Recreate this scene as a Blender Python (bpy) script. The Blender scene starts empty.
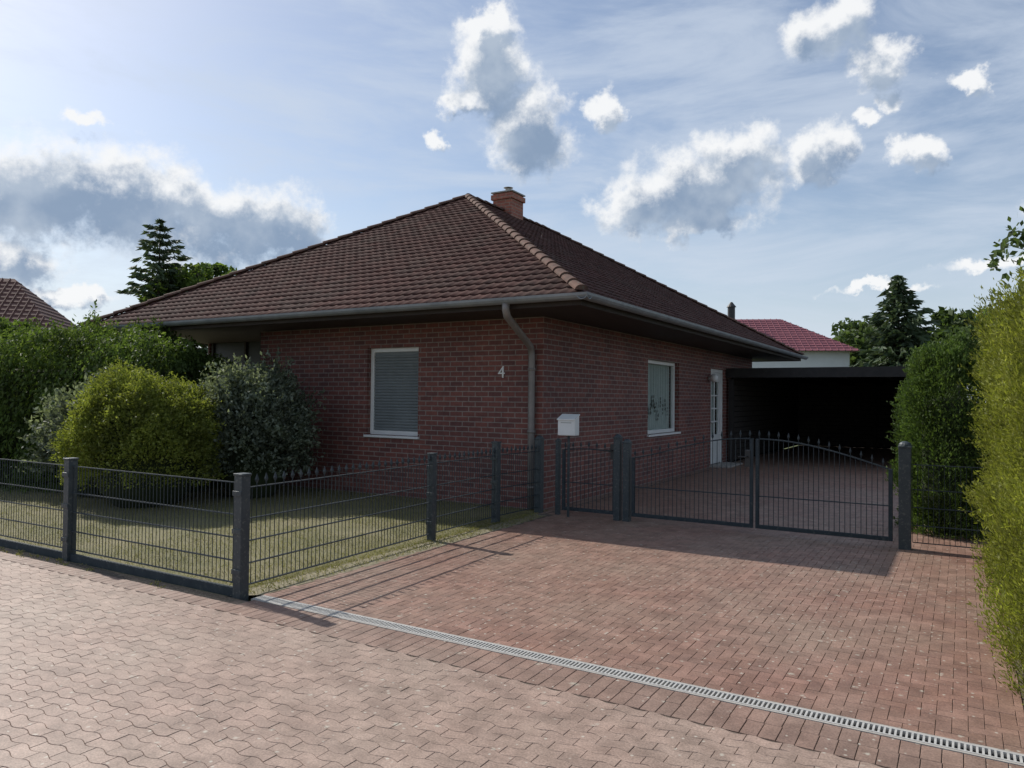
import bpy, bmesh, math, random
import numpy as np
from mathutils import Vector, Matrix, noise as mnoise
random.seed(7); rng=np.random.default_rng(7)
scene=bpy.context.scene
TH=math.radians(31)
UX,UY=math.cos(TH),-math.sin(TH)
VX,VY=math.sin(TH),math.cos(TH)
CX,CY=.45,10.8
def W(a,b,z=0.0): return Vector((CX+a*UX+b*VX, CY+a*UY+b*VY, z))

# ------------------------------------------------------------ materials
def nt_new(name):
    m=bpy.data.materials.new(name); m.use_nodes=True
    nt=m.node_tree; b=nt.nodes['Principled BSDF']
    return m,nt,b
def N(nt,t,**kw):
    n=nt.nodes.new(t)
    for k,v in kw.items(): setattr(n,k,v)
    return n
def ramp(nt,stops):
    r=nt.nodes.new('ShaderNodeValToRGB'); e=r.color_ramp.elements
    while len(e)<len(stops): e.new(.5)
    for i,(p,c) in enumerate(stops):
        e[i].position=p; e[i].color=(c[0],c[1],c[2],1)
    return r
def mixc(nt,fac,a,b,blend='MIX'):
    m=nt.nodes.new('ShaderNodeMix'); m.data_type='RGBA'; m.blend_type=blend
    for s,v in ((m.inputs[0],fac),(m.inputs[6],a),(m.inputs[7],b)):
        if isinstance(v,bpy.types.NodeSocket): nt.links.new(v,s)
        elif isinstance(v,(int,float)): s.default_value=v
        else: s.default_value=(v[0],v[1],v[2],1)
    return m.outputs[2]
def noise_fac(nt,scale,detail=4,rough=.55,vec=None):
    n=N(nt,'ShaderNodeTexNoise'); n.inputs['Scale'].default_value=scale
    n.inputs['Detail'].default_value=detail; n.inputs['Roughness'].default_value=rough
    if vec is None:
        tc=N(nt,'ShaderNodeTexCoord'); vec=tc.outputs['Object']
    nt.links.new(vec,n.inputs['Vector'])
    return n.outputs['Fac']
def add_bump(nt,b,h,strength=.4,dist=.01,):
    bp=N(nt,'ShaderNodeBump'); bp.inputs['Strength'].default_value=strength
    bp.inputs['Distance'].default_value=dist
    nt.links.new(h,bp.inputs['Height']); nt.links.new(bp.outputs[0],b.inputs['Normal'])
def noisy(name,c1,c2,scale=6,rough=.7,bump=.2,metal=0,scale2=None,c3=None,spec=None,dist=.01):
    m,nt,b=nt_new(name)
    f=noise_fac(nt,scale,4,.6)
    r=ramp(nt,[(.3,c1),(.7,c2)]); nt.links.new(f,r.inputs[0])
    col=r.outputs[0]
    if c3 is not None:
        f2=noise_fac(nt,scale2 or scale*5,4,.6)
        rr=ramp(nt,[(.55,(0,0,0)),(.7,(1,1,1))]); nt.links.new(f2,rr.inputs[0])
        col=mixc(nt,rr.outputs[0],col,c3)
    nt.links.new(col,b.inputs['Base Color'])
    b.inputs['Roughness'].default_value=rough; b.inputs['Metallic'].default_value=metal
    if spec is not None: b.inputs['Specular IOR Level'].default_value=spec
    if bump: add_bump(nt,b,f,bump,dist)
    return m
def leafmat(name,cols,trans=.35,clump=1.2,dark=.45):
    m,nt,b=nt_new(name)
    g=N(nt,'ShaderNodeNewGeometry')
    r=ramp(nt,[(i/(len(cols)-1),c) for i,c in enumerate(cols)])
    nt.links.new(g.outputs['Random Per Island'],r.inputs[0])
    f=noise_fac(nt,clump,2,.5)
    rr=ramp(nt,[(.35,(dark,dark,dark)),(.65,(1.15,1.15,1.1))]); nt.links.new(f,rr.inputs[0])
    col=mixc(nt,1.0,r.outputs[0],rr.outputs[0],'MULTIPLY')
    nt.links.new(col,b.inputs['Base Color'])
    b.inputs['Roughness'].default_value=.6
    b.inputs['Specular IOR Level'].default_value=.25
    t=N(nt,'ShaderNodeBsdfTranslucent')
    tc=mixc(nt,1.0,col,(1.35,1.4,.75),'MULTIPLY'); nt.links.new(tc,t.inputs[0])
    mx=N(nt,'ShaderNodeMixShader'); mx.inputs[0].default_value=trans
    nt.links.new(b.outputs[0],mx.inputs[1]); nt.links.new(t.outputs[0],mx.inputs[2])
    nt.links.new(mx.outputs[0],nt.nodes['Material Output'].inputs[0])
    return m
def pavermat(name,cols,dirt,spots=.0,lo=.35,hi=.75):
    m,nt,b=nt_new(name)
    g=N(nt,'ShaderNodeNewGeometry')
    r=ramp(nt,[(i/(len(cols)-1),c) for i,c in enumerate(cols)])
    nt.links.new(g.outputs['Random Per Island'],r.inputs[0])
    f=noise_fac(nt,.9,4,.6); rr=ramp(nt,[(lo,(0,0,0)),(hi,(.75,.75,.75))]); nt.links.new(f,rr.inputs[0])
    col=mixc(nt,rr.outputs[0],r.outputs[0],dirt)
    f2=noise_fac(nt,90,4,.7); r2=ramp(nt,[(.3,(.62,.62,.62)),(.7,(1.28,1.28,1.28))]); nt.links.new(f2,r2.inputs[0])
    col=mixc(nt,1.0,col,r2.outputs[0],'MULTIPLY')
    f4=noise_fac(nt,5,5,.7); r4=ramp(nt,[(.35,(.70,.68,.66)),(.65,(1.14,1.14,1.14))]); nt.links.new(f4,r4.inputs[0])
    col=mixc(nt,1.0,col,r4.outputs[0],'MULTIPLY')
    if spots:
        fm=noise_fac(nt,1.7,3,.6)
        for scl,thr,cc in ((6,.19,(.40,.36,.29)),(11,.21,(.44,.40,.33)),(22,.25,(.48,.44,.37))):
            v=N(nt,'ShaderNodeTexVoronoi'); v.inputs['Scale'].default_value=scl
            tc=N(nt,'ShaderNodeTexCoord'); nt.links.new(tc.outputs['Object'],v.inputs['Vector'])
            f3=noise_fac(nt,60,2,.6)
            ad=N(nt,'ShaderNodeMath',operation='MULTIPLY_ADD'); nt.links.new(f3,ad.inputs[0]); ad.inputs[1].default_value=.3
            nt.links.new(v.outputs['Distance'],ad.inputs[2])
            r3=ramp(nt,[(thr,(.85,.85,.85)),(thr+.12,(0,0,0))]); nt.links.new(ad.outputs[0],r3.inputs[0])
            sep=N(nt,'ShaderNodeSeparateColor'); nt.links.new(v.outputs['Color'],sep.inputs[0])
            sm=N(nt,'ShaderNodeMath',operation='MULTIPLY_ADD'); nt.links.new(fm,sm.inputs[0]); sm.inputs[1].default_value=1.2; nt.links.new(sep.outputs[0],sm.inputs[2])
            gt=N(nt,'ShaderNodeMath',operation='GREATER_THAN'); gt.inputs[1].default_value=1.6-spots; nt.links.new(sm.outputs[0],gt.inputs[0])
            mu=N(nt,'ShaderNodeMath',operation='MULTIPLY'); nt.links.new(gt.outputs[0],mu.inputs[0]); nt.links.new(r3.outputs[0],mu.inputs[1])
            col=mixc(nt,mu.outputs[0],col,cc)
    nt.links.new(col,b.inputs['Base Color'])
    b.inputs['Roughness'].default_value=.6
    b.inputs['Specular IOR Level'].default_value=.5
    add_bump(nt,b,f2,.4,.003)
    return m
def brickmat(name,c1,c2,mortar,bw=.235,rh=.077,ms=.0085):
    m,nt,b=nt_new(name)
    tc=N(nt,'ShaderNodeTexCoord'); sp=N(nt,'ShaderNodeSeparateXYZ'); nt.links.new(tc.outputs['Object'],sp.inputs[0])
    ad=N(nt,'ShaderNodeMath',operation='ADD'); nt.links.new(sp.outputs[0],ad.inputs[0]); nt.links.new(sp.outputs[1],ad.inputs[1])
    cb=N(nt,'ShaderNodeCombineXYZ'); nt.links.new(ad.outputs[0],cb.inputs[0]); nt.links.new(sp.outputs[2],cb.inputs[1])
    br=N(nt,'ShaderNodeTexBrick'); nt.links.new(cb.outputs[0],br.inputs['Vector'])
    br.inputs['Scale'].default_value=1; br.inputs['Brick Width'].default_value=bw; br.inputs['Row Height'].default_value=rh
    br.inputs['Mortar Size'].default_value=ms; br.inputs['Mortar Smooth'].default_value=.15; br.inputs['Bias'].default_value=0
    br.inputs['Color1'].default_value=(*c1,1); br.inputs['Color2'].default_value=(*c2,1); br.inputs['Mortar'].default_value=(*mortar,1)
    f=noise_fac(nt,11,5,.7); r=ramp(nt,[(.32,(.68,.66,.66)),(.68,(1.25,1.22,1.2))]); nt.links.new(f,r.inputs[0])
    col=mixc(nt,.8,br.outputs['Color'],r.outputs[0],'MULTIPLY')
    f2=noise_fac(nt,.8,3,.5); r2=ramp(nt,[(.35,(.82,.82,.84)),(.7,(1.12,1.1,1.08))]); nt.links.new(f2,r2.inputs[0])
    col=mixc(nt,1.0,col,r2.outputs[0],'MULTIPLY')
    nt.links.new(col,b.inputs['Base Color']); b.inputs['Roughness'].default_value=.75
    inv=N(nt,'ShaderNodeMath',operation='SUBTRACT'); inv.inputs[0].default_value=1; nt.links.new(br.outputs['Fac'],inv.inputs[1])
    add_bump(nt,b,inv.outputs[0],.6,.008)
    return m

M_BRICK=brickmat('brick_red',(.23,.080,.062),(.135,.052,.047),(.27,.22,.195))
M_CHIM=brickmat('chimney_brick',(.38,.13,.08),(.28,.09,.06),(.30,.22,.17),.24,.075,.008)
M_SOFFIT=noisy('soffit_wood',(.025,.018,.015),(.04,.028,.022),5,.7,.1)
M_ZINC=noisy('zinc',(.20,.22,.24),(.30,.32,.34),4,.5,.05,.3)
M_PIPE=noisy('zinc_pipe',(.17,.155,.145),(.26,.235,.22),4,.5,.05,.2)
M_WHITE=noisy('white_paint',(.72,.72,.70),(.82,.82,.8),4,.4,.02)
M_METAL=noisy('anthracite_metal',(.028,.038,.045),(.04,.052,.06),9,.65,.05,.0,25,(.07,.08,.08),spec=.25)
M_POST=noisy('anthracite_post',(.030,.042,.050),(.05,.062,.068),12,.5,.08,.1,40,(.11,.12,.11))
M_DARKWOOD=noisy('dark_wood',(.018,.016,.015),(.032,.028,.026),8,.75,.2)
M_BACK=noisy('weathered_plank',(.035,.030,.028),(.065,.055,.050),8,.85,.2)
M_NIGHT=noisy('carport_shade',(.006,.006,.007),(.011,.011,.012),8,.9,.0,spec=.1)  # near-black tone that paints the darkness inside the carport
M_GALV=noisy('galvanised',(.34,.335,.32),(.50,.49,.47),30,.6,.1,.0)
M_CONC=noisy('concrete',(.28,.26,.24),(.42,.40,.36),20,.85,.3)
M_SOIL=noisy('soil',(.045,.035,.027),(.10,.08,.06),18,.95,.8,0,60,(.20,.18,.15),dist=.02)
M_VERGE=noisy('dry_verge',(.17,.15,.09),(.30,.26,.18),14,.95,.6,0,50,(.12,.13,.055),dist=.01)
M_JOINT=noisy('joint_sand',(.10,.075,.060),(.16,.125,.10),9,.95,.2,0,25,(.075,.085,.04))
M_LAWN=noisy('lawn_ground',(.12,.12,.05),(.21,.185,.10),1.2,.95,.5,0,30,(.24,.205,.12),dist=.015)
M_FIELD=noisy('grass_field',(.06,.085,.03),(.11,.13,.05),1.5,.95,.3)
M_DRIVE=pavermat('driveway_pavers',[(.21,.115,.083),(.265,.145,.105),(.235,.13,.097),(.31,.175,.132),(.225,.125,.094)],(.30,.22,.168),.34)
M_ROAD=pavermat('road_pavers',[(.285,.195,.155),(.32,.22,.175),(.355,.245,.195),(.305,.21,.165)],(.355,.275,.22),.24)
M_BORDER=pavermat('border_pavers',[(.21,.125,.095),(.27,.165,.125),(.24,.148,.115)],(.29,.215,.17),.25)

def roofmat(name,c1,c2,c3):
    m,nt,b=nt_new(name)
    at=N(nt,'ShaderNodeAttribute'); at.attribute_name='tilev'
    r=ramp(nt,[(0,c1),(.5,c2),(1,c3)]); nt.links.new(at.outputs['Fac'],r.inputs[0])
    f=noise_fac(nt,5,5,.7); r2=ramp(nt,[(.3,(.65,.65,.65)),(.7,(1.3,1.3,1.3))]); nt.links.new(f,r2.inputs[0])
    col=mixc(nt,1.0,r.outputs[0],r2.outputs[0],'MULTIPLY')
    f3=noise_fac(nt,1.1,6,.7); r4=ramp(nt,[(.48,(0,0,0)),(.75,(.55,.55,.55))]); nt.links.new(f3,r4.inputs[0])
    col=mixc(nt,r4.outputs[0],col,(.085,.070,.058))
    f5=noise_fac(nt,24,3,.7); r5=ramp(nt,[(.61,(0,0,0)),(.69,(.5,.5,.5))]); nt.links.new(f5,r5.inputs[0])
    col=mixc(nt,r5.outputs[0],col,(.13,.12,.10))
    nt.links.new(col,b.inputs['Base Color']); b.inputs['Roughness'].default_value=.88
    b.inputs['Specular IOR Level'].default_value=.15
    return m
M_ROOF=roofmat('brown_roof_tile',(.060,.028,.025),(.077,.036,.031),(.095,.045,.038))
M_HIP=noisy('hip_tile',(.08,.047,.038),(.155,.085,.064),6,.85,.2,0,20,(.13,.12,.09),spec=.2)
M_REDROOF=noisy('red_roof',(.17,.052,.070),(.23,.075,.092),3,.6,.1)
M_BROWNROOF=noisy('old_roof',(.085,.036,.028),(.13,.058,.045),3,.8,.1)
def glassmat():
    m,nt,b=nt_new('window_glass')
    gl=N(nt,'ShaderNodeBsdfGlossy'); gl.inputs['Roughness'].default_value=.02
    tr=N(nt,'ShaderNodeBsdfTransparent'); tr.inputs[0].default_value=(.9,.93,.92,1)
    fr=N(nt,'ShaderNodeFresnel'); fr.inputs[0].default_value=1.4
    mx=N(nt,'ShaderNodeMixShader'); nt.links.new(fr.outputs[0],mx.inputs[0]); nt.links.new(tr.outputs[0],mx.inputs[1]); nt.links.new(gl.outputs[0],mx.inputs[2])
    nt.links.new(mx.outputs[0],nt.nodes['Material Output'].inputs[0]); return m
M_GLASS=glassmat()
M_BLIND=noisy('grey_shutter',(.17,.19,.195),(.205,.225,.23),3,.6,.0)
M_CURT=noisy('pale_curtain',(.50,.55,.53),(.60,.64,.61),6,.9,.0)
M_ORN=noisy('ornament',(.07,.075,.065),(.16,.15,.13),20,.8,.0)
M_BLACK=noisy('black_metal_and_shade',(.02,.02,.02),(.03,.03,.03),5,.5,.0)  # black metal, also the painted darkness of the terrace recess
M_BARK=noisy('bark',(.07,.05,.035),(.13,.10,.075),14,.9,.6)
M_CORE=noisy('foliage_shade',(.015,.024,.008),(.03,.04,.012),4,1,.0)  # dark green that paints the shade deep inside the foliage
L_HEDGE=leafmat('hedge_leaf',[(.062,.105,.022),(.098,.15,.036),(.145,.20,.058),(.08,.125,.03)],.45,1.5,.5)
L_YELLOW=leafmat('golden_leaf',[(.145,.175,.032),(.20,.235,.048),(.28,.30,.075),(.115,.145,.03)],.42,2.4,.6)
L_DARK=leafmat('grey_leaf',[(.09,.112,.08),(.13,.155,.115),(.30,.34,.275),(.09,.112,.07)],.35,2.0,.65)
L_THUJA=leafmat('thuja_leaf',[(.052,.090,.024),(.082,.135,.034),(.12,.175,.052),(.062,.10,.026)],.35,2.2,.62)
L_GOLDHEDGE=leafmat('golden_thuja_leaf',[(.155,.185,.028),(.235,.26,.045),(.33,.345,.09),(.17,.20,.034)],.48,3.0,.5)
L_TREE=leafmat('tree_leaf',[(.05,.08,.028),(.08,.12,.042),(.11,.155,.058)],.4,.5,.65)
L_FIR=leafmat('fir_needle',[(.05,.08,.045),(.08,.115,.065),(.11,.145,.085)],.2,.7,.65)
L_GRASS=leafmat('grass_blade',[(.15,.16,.055),(.20,.195,.08),(.28,.24,.12),(.13,.145,.05)],.35,.9,.75)

# ------------------------------------------------------------ mesh helpers
class MB:
    def __init__(s): s.v=[];s.f=[];s.m=[]
    def add(s,vs,fs,m=0):
        o=len(s.v); s.v+= [tuple(p) for p in vs]; s.f+=[tuple(i+o for i in f) for f in fs]; s.m+=[m]*len(fs); return s
    def box(s,x0,x1,y0,y1,z0,z1,m=0):
        return s.add([(x0,y0,z0),(x1,y0,z0),(x1,y1,z0),(x0,y1,z0),(x0,y0,z1),(x1,y0,z1),(x1,y1,z1),(x0,y1,z1)],
            [(0,3,2,1),(4,5,6,7),(0,1,5,4),(1,2,6,5),(2,3,7,6),(3,0,4,7)],m)
    def cyl(s,p0,p1,r,n=8,m=0,r2=None,cap=True):
        p0=Vector(p0);p1=Vector(p1); r2=r if r2 is None else r2
        d=(p1-p0).normalized(); up=Vector((0,0,1)) if abs(d.z)<.95 else Vector((1,0,0))
        x=d.cross(up).normalized(); y=d.cross(x)
        vs=[]
        for p,rr in ((p0,r),(p1,r2)):
            for i in range(n):
                a=2*math.pi*(i+.5)/n; vs.append(p+x*math.cos(a)*rr+y*math.sin(a)*rr)
        fs=[(i,(i+1)%n,n+(i+1)%n,n+i) for i in range(n)]
        if cap: fs+=[tuple(range(n-1,-1,-1)),tuple(range(n,2*n))]
        return s.add(vs,fs,m)
    def tube(s,pts,r,n=10,m=0):
        pts=[Vector(p) for p in pts]; vs=[]
        for k,p in enumerate(pts):
            d=(pts[min(k+1,len(pts)-1)]-pts[max(k-1,0)]).normalized()
            up=Vector((1,0,0)) if abs(d.x)<.9 else Vector((0,1,0))
            x=d.cross(up).normalized(); y=d.cross(x)
            for i in range(n):
                a=2*math.pi*i/n; vs.append(p+x*math.cos(a)*r+y*math.sin(a)*r)
        fs=[]
        for k in range(len(pts)-1):
            for i in range(n): fs.append((k*n+i,k*n+(i+1)%n,(k+1)*n+(i+1)%n,(k+1)*n+i))
        fs+=[tuple(range(n-1,-1,-1)),tuple(range((len(pts)-1)*n,len(pts)*n))]
        return s.add(vs,fs,m)
    def prism(s,prof,p0,p1,out,m=0):
        out=Vector(out); n=len(prof); vs=[]
        for p in (Vector(p0),Vector(p1)):
            for o,z in prof: vs.append(p+out*o+Vector((0,0,z)))
        fs=[(i,(i+1)%n,n+(i+1)%n,n+i) for i in range(n)]+[tuple(range(n-1,-1,-1)),tuple(range(n,2*n))]
        return s.add(vs,fs,m)
    def sphere(s,c,r,nu=10,nv=6,m=0,sc=(1,1,1)):
        vs=[(c[0],c[1],c[2]-r*sc[2])]
        for j in range(1,nv):
            t=-math.pi/2+math.pi*j/nv
            for i in range(nu):
                a=2*math.pi*i/nu; vs.append((c[0]+r*sc[0]*math.cos(t)*math.cos(a),c[1]+r*sc[1]*math.cos(t)*math.sin(a),c[2]+r*sc[2]*math.sin(t)))
        vs.append((c[0],c[1],c[2]+r*sc[2])); fs=[]
        for i in range(nu): fs.append((0,1+(i+1)%nu,1+i))
        for j in range(nv-2):
            for i in range(nu): a=1+j*nu; fs.append((a+i,a+(i+1)%nu,a+nu+(i+1)%nu,a+nu+i))
        a=1+(nv-2)*nu
        for i in range(nu): fs.append((a+i,a+(i+1)%nu,len(vs)-1))
        return s.add(vs,fs,m)
    def make(s,name,mats,parent=None,loc=None,smooth=False,bevel=0,rot=0):
        me=bpy.data.meshes.new(name); me.from_pydata(s.v,[],s.f)
        if not isinstance(mats,(list,tuple)): mats=[mats]
        for m in mats: me.materials.append(m)
        if len(mats)>1: me.polygons.foreach_set('material_index',s.m)
        bm=bmesh.new(); bm.from_mesh(me); bmesh.ops.recalc_face_normals(bm,faces=bm.faces); bm.to_mesh(me); bm.free()
        if smooth: me.polygons.foreach_set('use_smooth',[True]*len(me.polygons))
        me.update()
        o=bpy.data.objects.new(name,me); scene.collection.objects.link(o)
        if parent: o.parent=parent
        if loc is not None: o.location=loc
        o.rotation_euler[2]=rot
        if bevel:
            b=o.modifiers.new('bevel','BEVEL'); b.width=bevel; b.segments=2; b.limit_method='ANGLE'
        return o
def thing(name,label,cat,a=None,b=None,loc=None,rot=None,group=None):
    e=bpy.data.objects.new(name,None); e.empty_display_size=.3; scene.collection.objects.link(e)
    if loc is None: e.location=W(a,b); e.rotation_euler[2]=-TH
    else: e.location=loc
    if rot is not None: e.rotation_euler[2]=rot
    e['label']=label; e['category']=cat
    if group: e['group']=group
    return e
def struct(o): o['kind']='structure'; return o
def sheet(name,a0,a1,b0,b1,z,mat):
    mb=MB(); mb.add([(a0,b0,z),(a1,b0,z),(a1,b1,z),(a0,b1,z)],[(0,1,2,3)])
    return struct(mb.make(name,mat,loc=W(0,0),rot=-TH))

# leaf meshes -------------------------------------------------
def leafmesh(name,P,D,size,mat,parent=None,aspect=.5,loc=None,jit=.9,droop=0.0):
    n=len(P); P=np.asarray(P,float); D=np.asarray(D,float)
    d=D+rng.normal(0,jit,(n,3)); d[:,2]-=droop
    d/=np.linalg.norm(d,axis=1)[:,None]+1e-9
    r=rng.normal(0,1,(n,3)); s=np.cross(d,r); s/=np.linalg.norm(s,axis=1)[:,None]+1e-9
    L=size*rng.uniform(.6,1.35,n)[:,None]; w=L*aspect
    v=np.empty((n,4,3)); v[:,0]=P-d*L*.5; v[:,1]=P+s*w*.5; v[:,2]=P+d*L*.5; v[:,3]=P-s*w*.5
    me=bpy.data.meshes.new(name); me.vertices.add(n*4); me.vertices.foreach_set('co',v.ravel())
    me.loops.add(n*4); me.loops.foreach_set('vertex_index',np.arange(n*4,dtype=np.int32))
    me.polygons.add(n); me.polygons.foreach_set('loop_start',np.arange(0,n*4,4,dtype=np.int32))
    try: me.polygons.foreach_set('loop_total',np.full(n,4,dtype=np.int32))
    except Exception: pass
    me.update(calc_edges=True); me.materials.append(mat)
    o=bpy.data.objects.new(name,me); scene.collection.objects.link(o)
    if parent: o.parent=parent
    if loc is not None: o.location=loc
    return o
def fbm(p,s,off=0): return mnoise.fractal(Vector((p[0]*s+off,p[1]*s+off,p[2]*s)),1.0,2.0,3)
def roundbox_pts(n,hx,hy,h,r):
    areas=np.array([2*hy*h,2*hy*h,2*hx*h,2*hx*h,4*hx*hy]); areas=areas/areas.sum()
    f=rng.choice(5,n,p=areas); u=rng.uniform(-1,1,n); v=rng.uniform(0,1,n)
    P=np.zeros((n,3))
    for k,(ax,sg) in enumerate(((0,-1),(0,1),(1,-1),(1,1))):
        m=f==k
        if ax==0: P[m,0]=sg*hx; P[m,1]=u[m]*hy
        else: P[m,1]=sg*hy; P[m,0]=u[m]*hx
        P[m,2]=v[m]*h
    m=f==4; P[m,0]=u[m]*hx; P[m,1]=rng.uniform(-1,1,m.sum())*hy; P[m,2]=h
    I=P.copy(); I[:,0]=np.clip(P[:,0],-hx+r,hx-r); I[:,1]=np.clip(P[:,1],-hy+r,hy-r); I[:,2]=np.minimum(P[:,2],h-r)
    d=P-I; dn=np.linalg.norm(d,axis=1)[:,None]+1e-9; d/=dn
    return I+d*r,d
def hedge(name,label,cat,loc,rot,hx,hy,h,mat,n,size,r=.3,amp=.16,ns=1.6,aspect=.5,depth=.25,up=.5,seed=0,jit=.7,droop=0,fuzz=.05,sprigs=0,spl=.3,spm=9,taper=0,topw=0):
    e=thing(name,label,cat,loc=loc,rot=rot)
    P,D=roundbox_pts(n,hx,hy,h,min(r,hx*.95,hy*.95))
    disp=np.array([fbm(p,ns,seed)+.45*fbm(p,ns*4,seed) for p in P])*amp
    dep=rng.uniform(0,1,n)**1.8*depth
    P=P+D*(disp-dep+rng.normal(0,fuzz,n))[:,None]
    if topw:
        P[:,2]*=1+topw*np.array([fbm((p[0],0,0),.55,seed+5) for p in P])
    if taper:
        t=np.clip(P[:,2]/h,0,1.1); k=(1-taper*t**3.0-.10*(1-t)**2)[:,None]; P[:,:2]*=k
    P[:,2]=np.maximum(P[:,2],.03)
    D2=D.copy(); D2[:,2]+=up
    if sprigs:
        idx=rng.choice(n,sprigs); m=spm
        q=rng.random((sprigs,m,1)); dd=D[idx]*.6+rng.normal(0,.35,(sprigs,3)); dd[:,2]+=up*.5
        dd/=np.linalg.norm(dd,axis=1)[:,None]
        L=spl*rng.uniform(.4,1.2,(sprigs,1,1))
        PP=P[idx][:,None,:]+dd[:,None,:]*q*L; PP[:,:,2]-=(q[:,:,0]**2)*L[:,:,0]*droop*1.3
        PP+=rng.normal(0,.012,PP.shape)
        P=np.concatenate([P,PP.reshape(-1,3)]); D2=np.concatenate([D2,np.repeat(dd,m,axis=0)])
        P[:,2]=np.maximum(P[:,2],.03)
    leafmesh('foliage',P,D2,size,mat,e,aspect,jit=jit,droop=droop)
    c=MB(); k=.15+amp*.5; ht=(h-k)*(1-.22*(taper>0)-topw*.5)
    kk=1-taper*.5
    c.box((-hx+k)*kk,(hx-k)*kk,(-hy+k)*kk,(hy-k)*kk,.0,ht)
    o=c.make('shade_core',M_CORE,e,bevel=min(.2,hx*.3,hy*.3))  # added dark core: blocks light and paints the hedge's shaded inside
    return e
def bush(name,label,loc,rad,h,mat,n,size,amp=.25,ns=1.3,aspect=.5,seed=0,up=.4,jit=.8,cat='bush',sq=1.0,sprigs=0,spl=.25):
    e=thing(name,label,cat,loc=loc)
    d=rng.normal(0,1,(n,3)); d/=np.linalg.norm(d,axis=1)[:,None]; d[:,2]=np.abs(d[:,2])*1.0-.25*(rng.random(n)<.35)
    d/=np.linalg.norm(d,axis=1)[:,None]
    disp=np.array([1+amp*(fbm(p,ns,seed)+.6*fbm(p,ns*3.2,seed)) for p in d])
    dep=1-rng.uniform(0,1,n)**2*.3
    hz=h*.62; zc=h*.38
    sq_=np.sign(d)*np.abs(d)**sq
    P=sq_*np.array([rad[0],rad[1],hz])*(disp*dep)[:,None]+rng.normal(0,.022,(n,3)); P[:,2]+=zc
    P[:,2]=np.maximum(P[:,2],.03)
    D=d.copy(); D[:,2]+=up
    if sprigs:
        idx=rng.choice(n,sprigs); m=10
        q=rng.random((sprigs,m,1)); dd=D[idx]+rng.normal(0,.35,(sprigs,3)); dd/=np.linalg.norm(dd,axis=1)[:,None]
        L=spl*rng.uniform(.4,1.2,(sprigs,1,1))
        PP=P[idx][:,None,:]+dd[:,None,:]*q*L+rng.normal(0,.018,(sprigs,m,3))
        P=np.concatenate([P,PP.reshape(-1,3)]); D=np.concatenate([D,np.repeat(dd,m,axis=0)]); P[:,2]=np.maximum(P[:,2],.03)
    leafmesh('foliage',P,D,size,mat,e,aspect,jit=jit)
    c=MB(); c.sphere((0,0,zc),1,16,10,0,(rad[0]*.74,rad[1]*.74,hz*.74)); c.make('shade_core',M_CORE,e,smooth=True)  # added dark core behind the leaves, stops light and paints inner shade
    return e
def tree(name,label,loc,H,R,zc,mat,nclump=60,per=150,size=.16,seed=0,rz=None,trunk=.16):
    e=thing(name,label,'tree',loc=loc); rz=rz or R*.9
    r=random.Random(seed); mb=MB()
    mb.cyl((0,0,-.1),(0,0,zc-rz*.4),trunk,10,r2=trunk*.65); top=(0.05,0,zc+rz*.6); mb.cyl((0,0,zc-rz*.4),top,trunk*.65,8,r2=trunk*.15)
    C=[]
    for i in range(nclump):
        while True:
            p=Vector((r.uniform(-1,1),r.uniform(-1,1),r.uniform(-1,1)))
            if .35<p.length<1: break
        c=Vector((p.x*R,p.y*R,zc+p.z*rz)); C.append((c,R*r.uniform(.16,.30)))
        if i%3==0:
            z0=zc-rz*.4+r.uniform(0,.7)*rz; mb.cyl((0,0,z0),c,trunk*.25,5,r2=trunk*.06,cap=False)
    mb.make('trunk',M_BARK,e)
    P=[];D=[]
    for c,cr in C:
        d=rng.normal(0,1,(per,3)); d/=np.linalg.norm(d,axis=1)[:,None]
        rr=rng.uniform(.3,1,per)**.5*cr
        P.append(np.array(c)+d*rr[:,None]*np.array([1,1,.75])); D.append(d)
    leafmesh('crown',np.concatenate(P),np.concatenate(D),size,mat,e,.6)
    return e
def conifer(name,label,loc,H,R,z0=.3,mat=None,levels=34,size=.3,seed=0,power=.85,irr=.35,dens=22):
    e=thing(name,label,'tree',loc=loc); r=random.Random(seed)
    mb=MB(); mb.cyl((0,0,-.1),(0,0,H),.16,8,r2=.015)
    P=[];D=[]
    for k in range(levels):
        t=k/(levels-1); z=z0+(H-z0)*t; Rl=R*((1-t)**power)*r.uniform(1-irr,1.1)+.10
        nb=max(4,int(8*(1-t)+4)); off=r.random()*6
        for j in range(nb):
            a=off+2*math.pi*j/nb+r.uniform(-.25,.25); L=Rl*r.uniform(1-irr*1.3,1.15)
            tip=Vector((math.cos(a)*L,math.sin(a)*L,z-.10*L+ .25*L*(t))); base=Vector((0,0,z))
            if k%2==0: mb.cyl(base,tip,.025,4,r2=.006,cap=False)
            m=int(10+L*dens)
            for i in range(m):
                q=r.random()**.7; p=base.lerp(tip,q); wd=.24*L*(1-q*.7)+.05
                dd=Vector((math.cos(a),math.sin(a),0)); sd=Vector((-math.sin(a),math.cos(a),0))
                s=r.uniform(-1,1)
                p=p+sd*s*wd+Vector((0,0,-abs(s)*wd*.35+r.uniform(-.08,.03)))
                P.append(p); D.append(dd*1.0+sd*s*1.2+Vector((0,0,-.3)))
    mb.make('trunk',M_BARK,e)
    leafmesh('crown',np.array([tuple(p) for p in P]),np.array([tuple(p) for p in D]),size,mat or L_FIR,e,.3,jit=.4)
    return e

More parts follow.
